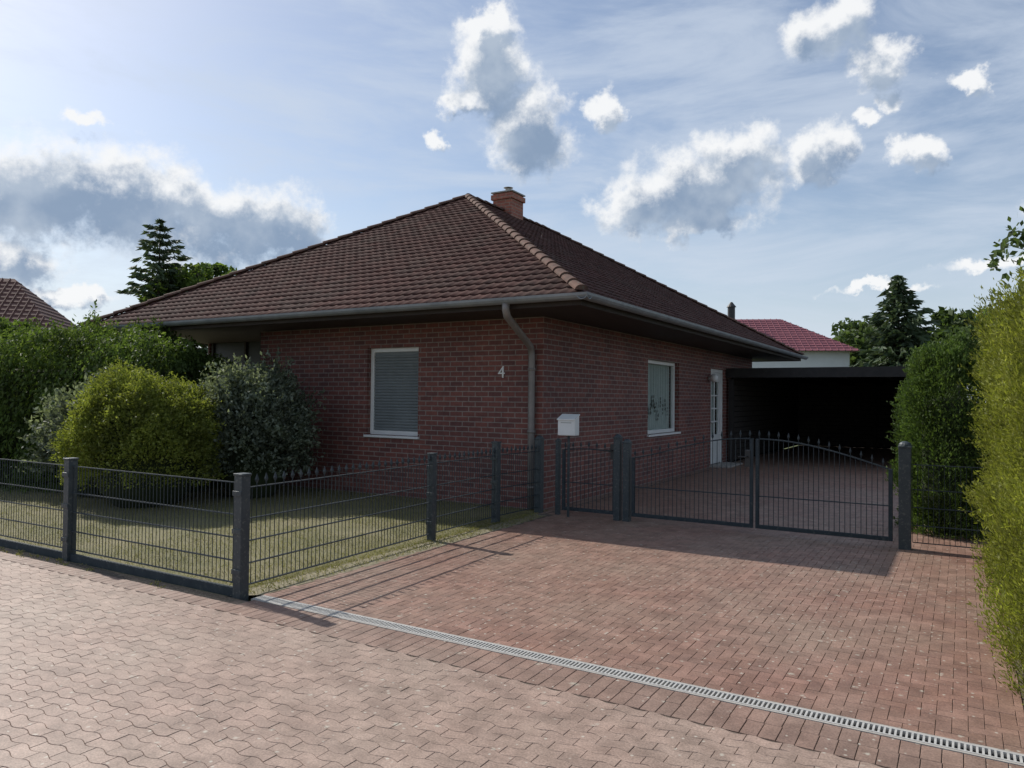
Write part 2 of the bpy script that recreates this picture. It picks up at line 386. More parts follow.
# ------------------------------------------------------------ ground
mb=MB(); mb.add([(-400,-400,-.05),(400,-400,-.05),(400,400,-.05),(-400,400,-.05)],[(0,1,2,3)]); struct(mb.make('ground',M_FIELD))
sheet('garden_lawn',-16,.12,-5.55,14,-.012,M_LAWN)
sheet('soil_strip',-16,.30,-5.78,-5.50,-.004,M_SOIL)
mb=MB(); mb.add([(.16,-5.48,-.001),(.36,-5.32,-.001),(.37,-3,-.001),(.35,-1.3,-.001),(.30,-.4,-.001),(.08,-.4,-.001),(.10,-5.4,-.001)],[(0,1,2,3,4,5,6)])
struct(mb.make('gravel_verge',M_VERGE,loc=W(0,0),rot=-TH))
sheet('driveway_bed',.12,5.6,-5.34,20,-.0055,M_JOINT)
sheet('road_bed',-18,14,-14,-5.5,-.0060,M_JOINT)
sheet('hedge_bed',5.6,9,-5.4,17,-.02,M_SOIL)

def paver_obj(name,polys,mat,z=0.0):
    V=[];F=[]
    for inner,outer in polys:
        n=len(inner); o=len(V); dz=random.uniform(-.001,.001); tx=random.uniform(-.010,.010); ty=random.uniform(-.010,.010)
        cx=sum(p[0] for p in inner)/n; cy=sum(p[1] for p in inner)/n
        V+=[(p[0],p[1],z+dz+(p[0]-cx)*tx+(p[1]-cy)*ty) for p in inner]; V+=[(p[0],p[1],z-.0020+dz) for p in outer]; V+=[(p[0],p[1],z-.02) for p in outer]
        F.append(tuple(o+i for i in range(n)))
        for i in range(n):
            j=(i+1)%n; F.append((o+n+i,o+n+j,o+j,o+i)); F.append((o+2*n+i,o+2*n+j,o+n+j,o+n+i))
    me=bpy.data.meshes.new(name); me.from_pydata(V,[],F); me.materials.append(mat); me.update()
    o=bpy.data.objects.new(name,me); scene.collection.objects.link(o); o.location=W(0,0); o.rotation_euler[2]=-TH
    return struct(o)
def rect(x0,x1,y0,y1,g,c):
    a=[(x0+g+c,y0+g+c),(x1-g-c,y0+g+c),(x1-g-c,y1-g-c),(x0+g+c,y1-g-c)]
    b=[(x0+g,y0+g),(x1-g,y0+g),(x1-g,y1-g),(x0+g,y1-g)]
    return a,b
w=.070; polys=[]
nx=int(5.2/w); ny=int(24.5/w)
for x in range(-1,nx+1):
    for y in range(0,ny):
        k=(x-y)%4
        X=.30+x*w; Y=-5.32+y*w
        if k==0: x0,x1,y0,y1=X,X+2*w,Y,Y+w
        elif k==2: x0,x1,y0,y1=X,X+w,Y-w,Y+w
        else: continue
        lim=.34 if Y<-.3 else .19
        if x1<=lim+.03 or x0>=5.42: continue
        x0=max(x0,lim); x1=min(x1,5.45); y0=max(y0,-5.32)
        if x1-x0<.025 or y1-y0<.025: continue
        polys.append(rect(x0,x1,y0,y1,.0011,.0016))
paver_obj('driveway',polys,M_DRIVE)
polys=[]
y=-.3
while y<16.5:
    polys.append(rect(.03,.185,y,y+.145,.002,.003)); y+=.145
paver_obj('wall_side_paving',polys,M_BORDER)
# road : wavy interlocking blocks
L=.165; h=.078; A=.0088; g=.001; c=.0016; polys=[]
def zg(m): return A*math.sin(2*math.pi*m/8.0+.4)*1.25
rows=int((12.6-5.80)/h)
for k in range(rows):
    y0=-5.80-(k+1)*h; y1=y0+h
    m0=0 if k%2==0 else 4
    for i in range(-84,58):
        s0=i*8+m0
        bot=[((s0+q)*L/8,y0+zg(s0+q)) for q in range(0,9)]; topp=[((s0+q)*L/8,y1+zg(s0+q)) for q in range(8,-1,-1)]
        def ins(e):
            r=[]
            for q,(x,yy) in enumerate(bot): r.append((x+(e if q==0 else -e if q==8 else 0),yy+e))
            for q,(x,yy) in enumerate(topp): r.append((x+(-e if q==0 else e if q==8 else 0),yy-e))
            return r
        polys.append((ins(g+c),ins(g)))
paver_obj('road',polys,M_ROAD)
polys=[]
x=-17.0
while x<11.5:
    polys.append(rect(x,x+.085,-5.79,-5.62,.0016,.002))
    x+=.085
x=.42
while x<11.5:
    polys.append(rect(x,x+.085,-5.62,-5.462,.0016,.002)); x+=.085
paver_obj('road_border',polys,M_BORDER)

# drain channel
e=thing('drain_channel','long light grey slotted drainage channel set between driveway and road','drain',.38,-5.39)
mb=MB(); Ld=10
mb.box(0,Ld,-.068,-.050,-.05,.0015); mb.box(0,Ld,.050,.066,-.05,.0015); mb.make('channel_edge',M_CONC,e)
mb=MB(); mb.box(0,Ld,-.049,-.038,-.02,.003); mb.box(0,Ld,.038,.049,-.02,.003)
x=0.0
while x<Ld:
    mb.box(x,x+.010,-.038,.038,-.018,.002); x+=.024
mb.make('grate',M_GALV,e)
mb=MB(); mb.box(0,Ld,-.049,.049,-.05,-.022); mb.make('channel_floor',M_BLACK,e)

# ------------------------------------------------------------ house
H=thing('brick_house','single-storey red brick bungalow with brown hipped tile roof and white windows','house',0,0)
A0,A1,B0,B1=-9.85,1.15,-1.15,13.65; ZE=2.90; RISE=3.2; RUN=5.5
T=.3; ZW=2.78
mb=MB()
def wallrun(axis,c0,c1,lo,hi,openings):
    def bx(l,h_,zb,zt):
        if h_-l<1e-4 or zt-zb<1e-4: return
        if axis=='x': mb.box(l,h_,c0,c1,zb,zt)
        else: mb.box(c0,c1,l,h_,zb,zt)
    p=lo
    for l,h_,zb,zt in sorted(openings):
        bx(p,l,-.2,ZW); bx(l,h_,-.2,zb); bx(l,h_,zt,ZW); p=h_
    bx(p,hi,-.2,ZW)
WL=(-3.35,-2.27,.97,2.41); WR=(4.19,6.03,.92,2.38); DR=(8.39,9.55,0.0,2.36)
wallrun('x',0,T,-5.96,0,[WL])
wallrun('y',-T,-.0005,T,12.5,[WR,DR])
wallrun('y',-5.96,-5.66,T,1.6,[])
wallrun('x',1.6,1.9,-9.6,-5.66,[(-9.55,-5.97,.05,ZW)])
wallrun('y',-9.6,-9.3,1.9,12.5,[])
wallrun('x',12.2,12.5,-9.3,-T,[])
wall=mb.make('wall',M_BRICK,H)
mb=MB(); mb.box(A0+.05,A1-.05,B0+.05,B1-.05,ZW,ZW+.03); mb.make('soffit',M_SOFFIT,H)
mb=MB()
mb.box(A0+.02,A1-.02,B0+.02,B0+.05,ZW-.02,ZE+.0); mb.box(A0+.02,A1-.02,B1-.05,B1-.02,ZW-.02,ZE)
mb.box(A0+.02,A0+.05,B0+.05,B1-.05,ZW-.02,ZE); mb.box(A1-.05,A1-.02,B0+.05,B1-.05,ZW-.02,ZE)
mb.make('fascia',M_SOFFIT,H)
def roof_face(bm,p0,e,n,Lf):
    p0=Vector(p0);e=Vector(e);n=Vector(n); sl=math.atan2(RISE,RUN)
    nrm=(Vector((0,0,1))*math.cos(sl)-n*math.sin(sl)); up=(n*math.cos(sl)+Vector((0,0,1))*math.sin(sl))
    SL=math.hypot(RISE,RUN); cw=.165; ch=.205; sp=4
    ncol=int(math.ceil(Lf/cw))*sp; nrow=int(math.ceil(SL/ch))
    tmp=bmesh.new(); tl=tmp.verts.layers.float.new('tilev')
    WV=[.015,.004,-.001,.005]
    for r_ in range(nrow):
        grid=[]
        rv=[random.random() for _ in range(ncol//sp+2)]
        jz=[random.uniform(-.0025,.0025) for _ in range(ncol//sp+2)]
        for t,hh in ((r_*ch-.02,.020),(r_*ch+ch-.02,.003)):
            row=[]
            for i in range(ncol+1):
                s=i*cw/sp
                v=tmp.verts.new(p0+e*s+up*t+nrm*(hh+WV[i%sp]+jz[i//sp])); v[tl]=rv[i//sp]; row.append(v)
            grid.append(row)
        row0=[]
        for i in range(ncol+1):
            s=i*cw/sp; v=tmp.verts.new(p0+e*s+up*(r_*ch-.02)+nrm*(-.01)); v[tl]=rv[i//sp]*.5; row0.append(v)
        for i in range(ncol):
            f=tmp.faces.new((grid[0][i],grid[0][i+1],grid[1][i+1],grid[1][i])); f.smooth=True
            tmp.faces.new((row0[i],row0[i+1],grid[0][i+1],grid[0][i]))
    for co,no,inner in ((p0,e-n,True),(p0+e*Lf,-e-n,True),(p0+n*RUN,n,False)):
        g=tmp.verts[:]+tmp.edges[:]+tmp.faces[:]
        bmesh.ops.bisect_plane(tmp,geom=g,plane_co=co,plane_no=no,clear_inner=inner,clear_outer=not inner)
    me=bpy.data.meshes.new('t'); tmp.to_mesh(me); tmp.free(); bm.from_mesh(me); bpy.data.meshes.remove(me)
bm=bmesh.new()
roof_face(bm,(A0,B0,ZE),(1,0,0),(0,1,0),A1-A0)
roof_face(bm,(A1,B0,ZE),(0,1,0),(-1,0,0),B1-B0)
roof_face(bm,(A1,B1,ZE),(-1,0,0),(0,-1,0),A1-A0)
roof_face(bm,(A0,B1,ZE),(0,-1,0),(1,0,0),B1-B0)
me=bpy.data.meshes.new('roof'); bm.to_mesh(me); bm.free(); me.materials.append(M_ROOF)
roof=bpy.data.objects.new('roof',me); scene.collection.objects.link(roof); roof.parent=H
AP1=Vector(((A0+A1)/2,B0+RUN,ZE+RISE)); AP2=Vector(((A0+A1)/2,B1-RUN,ZE+RISE))
mb=MB()
def caps(p0,p1,r=.08,seg=.33):
    p0=Vector(p0);p1=Vector(p1); d=(p1-p0); n=max(1,int(d.length/seg)); d/=n
    dn=d.normalized(); side=dn.cross(Vector((0,0,1))).normalized(); up=side.cross(dn)
    for i in range(n):
        q0=p0+d*i; q1=p0+d*(i+1.12); K=8; vs=[]
        for q,rr,o in ((q0,r*1.12,.025),(q1,r*.92,.012)):
            for j in range(K+1):
                a=math.pi*j/K; vs.append(q+side*math.cos(a)*rr+up*(math.sin(a)*rr*.75+o))
        fs=[(j,j+1,K+2+j,K+1+j) for j in range(K)]+[tuple(range(K,-1,-1))]
        mb.add(vs,fs)
for cx,cy,ap in ((A0,B0,AP1),(A1,B0,AP1),(A0,B1,AP2),(A1,B1,AP2)): caps((cx,cy,ZE+.02),ap)
caps(AP1,AP2)
o=mb.make('ridge_tiles',M_HIP,roof)
cb=1.75; cx=(A0+A1)/2; cy=B0+RUN+cb
mb=MB(); mb.box(cx-.26,cx+.26,cy-.28,cy+.28,5.4,6.56,0); mb.box(cx-.30,cx+.30,cy-.32,cy+.32,6.40,6.52,0)
mb.box(cx-.30,cx+.30,cy-.32,cy+.32,6.56,6.59,1); mb.cyl((cx,cy,6.59),(cx,cy,6.72),.09,12,1,.07)
mb.cyl((cx,cy,6.74),(cx,cy,6.77),.12,12,1,.02)
mb.make('chimney',[M_CHIM,M_CONC],roof)
mb=MB(); R=.080
prof=[(R+R*math.cos(a),R*math.sin(a)) for a in [math.pi+math.pi*i/8 for i in range(9)]]
ri=R-.008; prof+=[(R+ri*math.cos(a),ri*math.sin(a)+.0) for a in [2*math.pi-math.pi*i/8 for i in range(9)]]
zg_=ZE-.01
for p0,p1,out in (((A0-.15,B0,zg_),(A1+.15,B0,zg_),(0,-1,0)),((A1,B0-.15,zg_-.002),(A1,B1+.15,zg_-.002),(1,0,0)),((A0,B0-.15,zg_-.002),(A0,B1+.15,zg_-.002),(-1,0,0))):
    mb.prism(prof,p0,p1,out)
mb.make('gutter',M_ZINC,H,smooth=False)
mb=MB(); gx=1.15-1.04
mb.tube([(gx,B0-.08,2.84),(gx,B0-.08,2.74),(gx-.01,B0-.03,2.66),(-.10,-.32,2.40),(-.153,-.10,2.33),(-.153,-.07,2.22),(-.153,-.07,1.2),(-.153,-.07,-.05)],.050,12)
for z in (2.0,1.1,.3): mb.cyl((-.153,-.07,z),(-.153,-.07,z+.035),.060,12)
mb.make('downpipe',M_PIPE,H,smooth=True)
def window(rng_,axis,curt_mat,slats):
    l,h_,zb,zt=rng_
    wobj=bpy.data.objects.new('window',None); scene.collection.objects.link(wobj); wobj.parent=H
    wd=h_-l
    if axis=='x': wobj.location=(l,0,zb)
    else: wobj.location=(0,l,zb); wobj.rotation_euler[2]=math.pi/2
    ht=zt-zb; D0=.09; f=.07
    m=MB(); m.box(0,f,D0,D0+.07,0,ht); m.box(wd-f,wd,D0,D0+.07,0,ht); m.box(f,wd-f,D0,D0+.07,ht-f,ht); m.box(f,wd-f,D0,D0+.07,0,f)
    m.make('frame',M_WHITE,wobj,bevel=.006)
    m=MB(); m.add([(f,D0+.05,f),(wd-f,D0+.05,f),(wd-f,D0+.05,ht-f),(f,D0+.05,ht-f)],[(0,1,2,3)]); m.make('pane',M_GLASS,wobj)
    m=MB(); m.box(-.03,wd+.03,-.04,D0-.002,-.04,-.003); m.make('sill',M_WHITE,wobj,bevel=.004)
    m=MB()
    if slats:
        z=f+.004
        while z<ht-f-.05:
            m.prism([(-.004,0),(.004,.006),(.008,.022),(.004,.038),(-.004,.044)],(f,D0+.025,z),(wd-f,D0+.025,z),(0,-1,0)); z+=.048
        m.box(f,wd-f,D0+.033,D0+.037,f,ht-f)
        m.make('shutter',curt_mat,wobj)
    else:
        n=80; vs=[]
        for i in range(n+1):
            x=f+(wd-2*f)*i/n; y=D0+.11+.012*math.sin(i*1.1)+.006*math.sin(i*2.7)
            vs+=[(x,y,.02),(x,y,ht-.02)]
        m.add(vs,[(2*i,2*i+2,2*i+3,2*i+1) for i in range(n)]); m.make('curtain',curt_mat,wobj,smooth=True)
        m=MB(); rr=random.Random(4)
        for i,(px,pz,s) in enumerate(((.30,.66,.06),(.42,.48,.05),(.58,.58,.055),(.74,.74,.06),(.88,.60,.05),(1.00,.44,.055),(1.14,.70,.05),(1.28,.56,.055),(1.44,.66,.06),(1.56,.50,.045))):
            m.cyl((px,D0+.07,pz+s),(px,D0+.07,ht-.1),.002,4)
            for q in range(3):
                m.sphere((px+rr.uniform(-.02,.02),D0+.07,pz-q*s*1.5),s*rr.uniform(.55,.9),8,6,0,(.8,.10,.9))
        m.make('hanging_ornaments',M_ORN,wobj)
    m=MB(); m.box(f*.5,wd-f*.5,.29,.298,0.01,ht-.01); m.make('inner_shade',M_BLACK,wobj)
window(WL,'x',M_BLIND,True)
window(WR,'y',M_CURT,False)
# door
d=bpy.data.objects.new('door',None); scene.collection.objects.link(d); d.parent=H; d.location=(0,DR[0],0); d.rotation_euler[2]=math.pi/2
wd=DR[1]-DR[0]; ht=2.36
m=MB(); m.box(0,.08,.04,.13,0,ht); m.box(wd-.08,wd,.04,.13,0,ht); m.box(.08,wd-.08,.04,.13,ht-.08,ht); m.make('frame',M_WHITE,d,bevel=.005)
m=MB(); m.box(.085,.26,.06,.12,.04,ht-.085); m.box(wd-.26,wd-.085,.06,.12,.04,ht-.085); m.box(.26,wd-.26,.06,.12,.04,.75); m.box(.26,wd-.26,.06,.12,2.05,ht-.085)
m.box(wd/2-.02,wd/2+.02,.07,.11,.75,2.05)
for z in (1.05,1.37,1.69): m.box(.26,wd-.26,.075,.105,z,z+.035)
m.box(.36,wd-.36,.045,.06,.18,.62)
m.make('leaf',M_WHITE,d,bevel=.005)
m=MB(); m.add([(.26,.09,.75),(wd-.26,.09,.75),(wd-.26,.09,2.05),(.26,.09,2.05)],[(0,1,2,3)]); m.make('pane',M_GLASS,d)
m=MB(); m.box(.1,wd-.1,.2,.21,.05,2.2); m.make('inner_shade',M_CURT,d)
m=MB(); m.cyl((.17,.06,1.05),(.17,.0,1.05),.012,8); m.cyl((.17,.0,1.05),(.30,.0,1.05),.012,8); m.make('handle',M_GALV,d)
m=MB(); m.box(-.1,wd+.1,-.45,.03,-.02,.035); m.make('step',M_CONC,d,bevel=.01)
m=MB(); m.cyl((0,8.16,2.12),(.1,8.16,2.12),.03,8); m.sphere((.14,8.16,2.12),.10,12,8); m.make('wall_lamp',M_WHITE,H,smooth=True)
m=MB(); m.box(-9.54,-5.975,1.66,1.72,.05,ZW-.004); m.make('recess_shade_panel',M_BLACK,H)  # black sheet added across the recess to paint its darkness
m=MB()
for x in (-9.5,-8.4,-7.3,-6.12): m.box(x,x+.06,1.62,1.655,.05,ZW-.006)
m.make('recess_shade_bars',M_SOFFIT,H)  # dark bars added in front of the recess's painted shade
m=MB(); m.box(-9.3,-5.98,.05,1.58,-.05,.03); m.make('terrace_floor',M_CONC,H)
m=MB(); m.box(-5.975,-5.962,.004,1.598,.031,ZW-.008); m.make('recess_side_shade',M_SOFFIT,H)  # dark sheet over the side brick, recess shade put into its colour
cu=bpy.data.curves.new('num','FONT'); cu.body='4'; cu.size=.25; cu.extrude=.008; cu.align_x='CENTER'
to=bpy.data.objects.new('numtmp',cu); scene.collection.objects.link(to)
bpy.context.view_layer.update(); dg=bpy.context.evaluated_depsgraph_get()
me=bpy.data.meshes.new_from_object(to.evaluated_get(dg)); bpy.data.objects.remove(to)
me.materials.clear(); me.materials.append(M_WHITE)
no=bpy.data.objects.new('house_number',me); scene.collection.objects.link(no); no.parent=H; no.location=(-.70,-.012,1.90); no.rotation_euler[0]=math.pi/2

# ------------------------------------------------------------ carport
Cp=thing('carport','dark timber flat-roofed carport beside the brick house','carport',0,10)
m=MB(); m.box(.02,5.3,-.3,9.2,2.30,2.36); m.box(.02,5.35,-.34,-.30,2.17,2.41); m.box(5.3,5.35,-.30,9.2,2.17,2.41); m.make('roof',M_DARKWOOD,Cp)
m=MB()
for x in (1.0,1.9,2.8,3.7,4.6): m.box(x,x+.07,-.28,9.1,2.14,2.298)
m.make('beam',M_NIGHT,Cp)  # beams blackened, shade under the roof is in their colour
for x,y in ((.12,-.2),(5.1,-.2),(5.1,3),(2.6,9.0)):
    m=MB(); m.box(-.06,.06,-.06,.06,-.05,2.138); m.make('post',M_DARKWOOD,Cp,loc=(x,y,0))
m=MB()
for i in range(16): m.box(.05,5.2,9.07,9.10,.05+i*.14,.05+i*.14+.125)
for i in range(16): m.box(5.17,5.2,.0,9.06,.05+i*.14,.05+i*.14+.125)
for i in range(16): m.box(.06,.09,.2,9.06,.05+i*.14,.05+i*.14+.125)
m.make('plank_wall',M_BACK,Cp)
m=MB(); m.box(5.21,5.25,-.1,9.2,0,2.1); m.box(.0,5.3,9.12,9.16,0,2.3); m.box(.02,.055,.18,9.12,0,2.3); m.make('backing_wall',M_NIGHT,Cp)  # black sheets behind the planks paint the carport's inner darkness

# ------------------------------------------------------------ fences
def post(parent,x,y,hh=.96,s=.10,dome=False,rot=0):
    m=MB(); m.box(-s/2,s/2,-s/2,s/2,-.05,hh)
    if dome:
        m.box(-s/2-.006,s/2+.006,-s/2-.006,s/2+.006,hh,hh+.02); m.sphere((0,0,hh+.02),s*.55,12,8,0,(1,1,.8))
    else:
        m.box(-s/2-.007,s/2+.007,-s/2-.007,s/2+.007,hh,hh+.018)
        for z in (.18,.5,.8): m.box(-s/2-.008,s/2+.008,-s/2-.012,-s/2,z,z+.04)
    return m.make('post',M_POST,parent,loc=(x,y,0),bevel=.004,rot=rot)
def panel(parent,p0,p1,z0,z1,tips=False,rails=(0,.22,.45,.68,1.0),sp=.05,plinth=False,topf=None,name='panel',rw=.0045):
    p0=Vector((p0[0],p0[1],0));p1=Vector((p1[0],p1[1],0)); L=(p1-p0).length; d=(p1-p0)/L; nrm=Vector((-d.y,d.x,0))
    m=MB(); n=max(2,int(L/sp))
    for i in range(n+1):
        s=L*i/n; zt=z1 if topf is None else topf(s/L)
        b=p0+d*s
        tip=tips and i%2==0
        m.cyl(b+Vector((0,0,z0)),b+Vector((0,0,zt+(.035 if tip else .0))),rw*.8,4,cap=False)
        if tip:
            c=b+Vector((0,0,zt+.03)); m.cyl(c,c+Vector((0,0,.025)),.007,4,r2=.017); m.cyl(c+Vector((0,0,.025)),c+Vector((0,0,.075)),.017,4,r2=.001)
    for q in rails:
        z=z0+(z1-z0)*q
        if q==1.0 and topf is not None: continue
        for o in (-1,1): m.cyl(p0+nrm*o*.008+Vector((0,0,z)),p1+nrm*o*.008+Vector((0,0,z)),rw*1.25,4)
    if topf is not None:
        K=24
        for i in range(K):
            for o in (-1,1):
                m.cyl(p0+d*L*i/K+nrm*o*.008+Vector((0,0,topf(i/K))),p0+d*L*(i+1)/K+nrm*o*.008+Vector((0,0,topf((i+1)/K))),rw*1.6,4,cap=False)
    if plinth:
        m.prism([(-.02,0),(.02,0),(.02,.09),(-.02,.09)],p0+Vector((0,0,-.03)),p1+Vector((0,0,-.03)),nrm)
    return m.make(name,M_METAL,parent)
F1=thing('metal_fence','anthracite double-bar mesh fence along the paved road','fence',.25,-5.45)
xs=[0,-2.47,-4.97,-7.47,-9.97,-12.47]
for x in xs: post(F1,x,0,.96,.088)
for a,b in zip(xs[:-1],xs[1:]): panel(F1,(b+.05,0),(a-.05,0),.10,.90,plinth=True,rw=.004)
F2=thing('metal_fence','anthracite bar fence with spear tips between lawn and driveway','fence',.25,-5.45)
pts=[(-.0,0),(-.16,2.71),(-.22,4.15),(-.17,5.21)]
post(F2,*pts[1],.96,.075); post(F2,*pts[2],1.02,.085)
for a,b in zip(pts[:-1],pts[1:]):
    va=Vector(a);vb=Vector(b); dd=(vb-va).normalized()*.05
    panel(F2,va+dd,vb-dd,.08,.86,tips=True)
GB=-.245
G1=thing('garden_gate','narrow anthracite pedestrian gate with spear tips beside the house corner','gate',.08,GB)
post(G1,0,0,1.02,.10,True); post(G1,.30,0,1.0,.06,True)
def leaf(parent,x0,x1,topf,z0=.07,handle=None):
    lf=bpy.data.objects.new('leaf',None); scene.collection.objects.link(lf); lf.parent=parent
    m=MB(); s=.02
    m.box(x0,x0+2*s,-s,s,z0,topf(0)); m.box(x1-2*s,x1,-s,s,z0,topf(1)); m.box(x0+2*s,x1-2*s,-s,s,z0,z0+.04)
    m.make('frame',M_METAL,lf,bevel=.003)
    panel(lf,(x0+.04,0),(x1-.04,0),z0+.04,.8,tips=True,rails=(0,.5),topf=topf,sp=.055,name='bars',rw=.006)
    if handle is not None:
        m=MB(); m.box(handle-.03,handle+.03,-.03,.03,.80,1.0); m.cyl((handle,-.03,.92),(handle,-.07,.92),.008,6); m.cyl((handle,-.07,.92),(handle-.1,-.07,.92),.008,6); m.make('handle',M_BLACK,lf)
leaf(G1,.37,1.16,lambda t:.90+.02*math.sin(t*math.pi),handle=1.12)
G2=thing('driveway_gate','double-leaf anthracite driveway gate with arched spear-tipped top','gate',1.338,GB)
post(G2,-.07,0,1.08,.09,True); post(G2,.06,0,1.02,.09,True); post(G2,3.30,0,1.10,.12,True)
leaf(G2,.13,1.68,lambda t:.84+.30*math.sin(t*math.pi/2)**1.3,handle=1.62)
leaf(G2,1.71,3.18,lambda t:.86+.28*math.cos(t*math.pi/2)**1.0)
F3=thing('metal_fence','short anthracite mesh fence panel between gate post and hedge','fence',4.71,GB)
panel(F3,(0,0),(1.6,0),.08,.92,tips=False); post(F3,1.65,0,.96,.08)

# mailbox
MBX=thing('mailbox','white metal letterbox on a thin post beside the garden gate','mailbox',.60,GB-.12)
m=MB(); m.cyl((0,0,-.05),(0,0,1.12),.018,10); m.make('post',M_POST,MBX)
m=MB(); m.add([(-.13,-.08,1.10),(.13,-.08,1.10),(.13,.06,1.10),(-.13,.06,1.10),(-.13,-.08,1.32),(.13,-.08,1.32),(.13,.06,1.37),(-.13,.06,1.37)],[(0,3,2,1),(4,5,6,7),(0,1,5,4),(1,2,6,5),(2,3,7,6),(3,0,4,7)])
m.make('box',M_WHITE,MBX,bevel=.012)
m=MB(); m.add([(-.135,-.095,1.308),(.135,-.095,1.308),(.135,.065,1.375),(-.135,.065,1.375),(-.135,-.095,1.322),(.135,-.095,1.322),(.135,.065,1.39),(-.135,.065,1.39)],[(0,3,2,1),(4,5,6,7),(0,1,5,4),(1,2,6,5),(2,3,7,6),(3,0,4,7)])
m.make('lid',M_WHITE,MBX)
m=MB(); m.box(-.08,.08,-.084,-.081,1.27,1.278); m.make('slot',M_CONC,MBX)

# ------------------------------------------------------------ vegetation
hedge('hedge','tall loose green hedge with drooping shoots along the lawn','hedge',(-8.6,13.6,0),math.radians(-6),3.30,.75,2.58,L_HEDGE,60000,.075,r=.6,amp=.48,ns=1.2,aspect=.42,depth=.35,seed=3,fuzz=.07,droop=1.6,up=0,sprigs=6500,spl=.6,topw=.14)
bush('golden_bush','rounded dense yellow-green leafy bush on the lawn',(-5.33,11.0,0),(1.02,.98),1.86,L_YELLOW,54000,.043,amp=.17,seed=5,sq=.85,sprigs=1900,spl=.14)
bush('grey_green_bush','loose grey-green shrub with pale leaf tips against the brick wall',(-4.12,12.0,0),(.78,.75),2.02,L_DARK,19000,.065,amp=.30,seed=9,sq=.85,sprigs=1700,spl=.32)
bush('grey_green_bush','low grey-green shrub between hedge and golden bush',(-6.5,11.9,0),(.8,.7),1.75,L_DARK,9000,.08,amp=.3,seed=19,sprigs=500,spl=.35)
hedge('thuja_bush','rounded dense green thuja column beside the gate post','bush',(5.40,9.25,0),-TH,.60,.64,2.36,L_THUJA,52000,.042,r=.57,amp=.16,ns=1.7,aspect=.35,depth=.16,up=1.2,seed=11,jit=.5,fuzz=.02,sprigs=1800,spl=.11,taper=.38)
hedge('thuja_bush','dense green thuja behind the fence panel','bush',(6.7,8.9,0),-TH,.65,.7,2.25,L_THUJA,30000,.05,r=.5,amp=.13,ns=1.7,aspect=.35,depth=.16,up=1.0,seed=14,jit=.6,fuzz=.02,sprigs=500,spl=.08,taper=.25)
hc=W(6.02,-2.6); hedge('golden_thuja_hedge','bright yellow-green dense feathery thuja hedge beside the driveway','hedge',hc,-TH,.55,2.25,2.28,L_GOLDHEDGE,140000,.029,r=.3,amp=.24,ns=2.6,aspect=.26,depth=.13,up=1.5,seed=4,jit=.42,fuzz=.018,sprigs=11000,spl=.14,spm=13)
tree('leafy_tree','small leafy tree rising above the golden hedge',(7.15,8.9,0),4.2,1.25,3.35,L_TREE,34,70,.10,21,rz=.75,trunk=.07)
conifer('spruce_tree','dark spruce behind the carport',(15.2,29.5,0),6.5,2.7,.6,levels=30,size=.42,seed=2,power=.75)
tree('leafy_tree','broad dark leafy tree behind the carport',(19.0,32.5,0),6.2,2.6,3.9,L_TREE,60,120,.30,5,rz=1.9)
tree('leafy_tree','broad dark leafy tree behind the carport',(22.6,33,0),6.2,2.6,4.0,L_TREE,60,120,.30,6,rz=2.0)
tree('leafy_tree','leafy tree behind the red-roofed house',(20.6,44,0),7,3.2,4.1,L_TREE,60,100,.36,7,rz=2.0)
conifer('fir_tree','dark fir rising behind the roof',(-16.7,35.3,0),9.8,3.4,2.5,levels=22,size=.42,seed=8,power=.55,irr=.5,dens=18)
tree('leafy_tree','light green leafy tree behind the roof',(-15.2,37,0),9,2.7,6.2,L_HEDGE,55,110,.30,9,rz=1.9)
tree('leafy_tree','green shrubby tree beside the old brown roof',(-16.8,26,0),4.6,1.9,2.7,L_HEDGE,45,100,.25,10,rz=1.5)

# grass
n=95000; P=np.zeros((n,3)); P[:,0]=-rng.random(n)**1.4*11-.0+.12; P[:,1]=rng.uniform(-5.45,-.02,n); P[:,2]=.004
keep=np.array([fbm(p,.9,31)+.35*fbm(p,5,3) for p in P])>rng.normal(-.35,.35,n)
P=P[keep]; n=len(P)
o=leafmesh('grass',P,np.tile([0,0,1.0],(n,1)),.034,L_GRASS,aspect=.11,jit=.8,loc=W(0,0)); o.rotation_euler[2]=-TH; o['kind']='stuff'; o['label']='short dry patchy mown lawn grass'; o['category']='grass'
n=500; P=np.zeros((n,3)); q=rng.choice(60,n); cxs=rng.uniform(-12,.3,60); cys=rng.uniform(-5.66,-5.5,60)
P[:,0]=cxs[q]+rng.normal(0,.03,n); P[:,1]=cys[q]+rng.normal(0,.015,n); P[:,2]=.008
o=leafmesh('weeds',P,np.tile([0,0,1.0],(n,1)),.035,L_GRASS,aspect=.25,jit=.9,loc=W(0,0)); o.rotation_euler[2]=-TH; o['kind']='stuff'; o['label']='small weeds growing along the fence foot'; o['category']='weeds'
n=2600; P=np.zeros((n,3)); P[:,0]=rng.uniform(.02,.34,n); P[:,1]=rng.uniform(-5.4,-.5,n); P[:,2]=.008
o=leafmesh('verge_grass',P,np.tile([0,0,1.0],(n,1)),.032,L_GRASS,aspect=.2,jit=.9,loc=W(0,0)); o.rotation_euler[2]=-TH; o['kind']='stuff'; o['label']='sparse dry grass beside the driveway edge'; o['category']='grass'

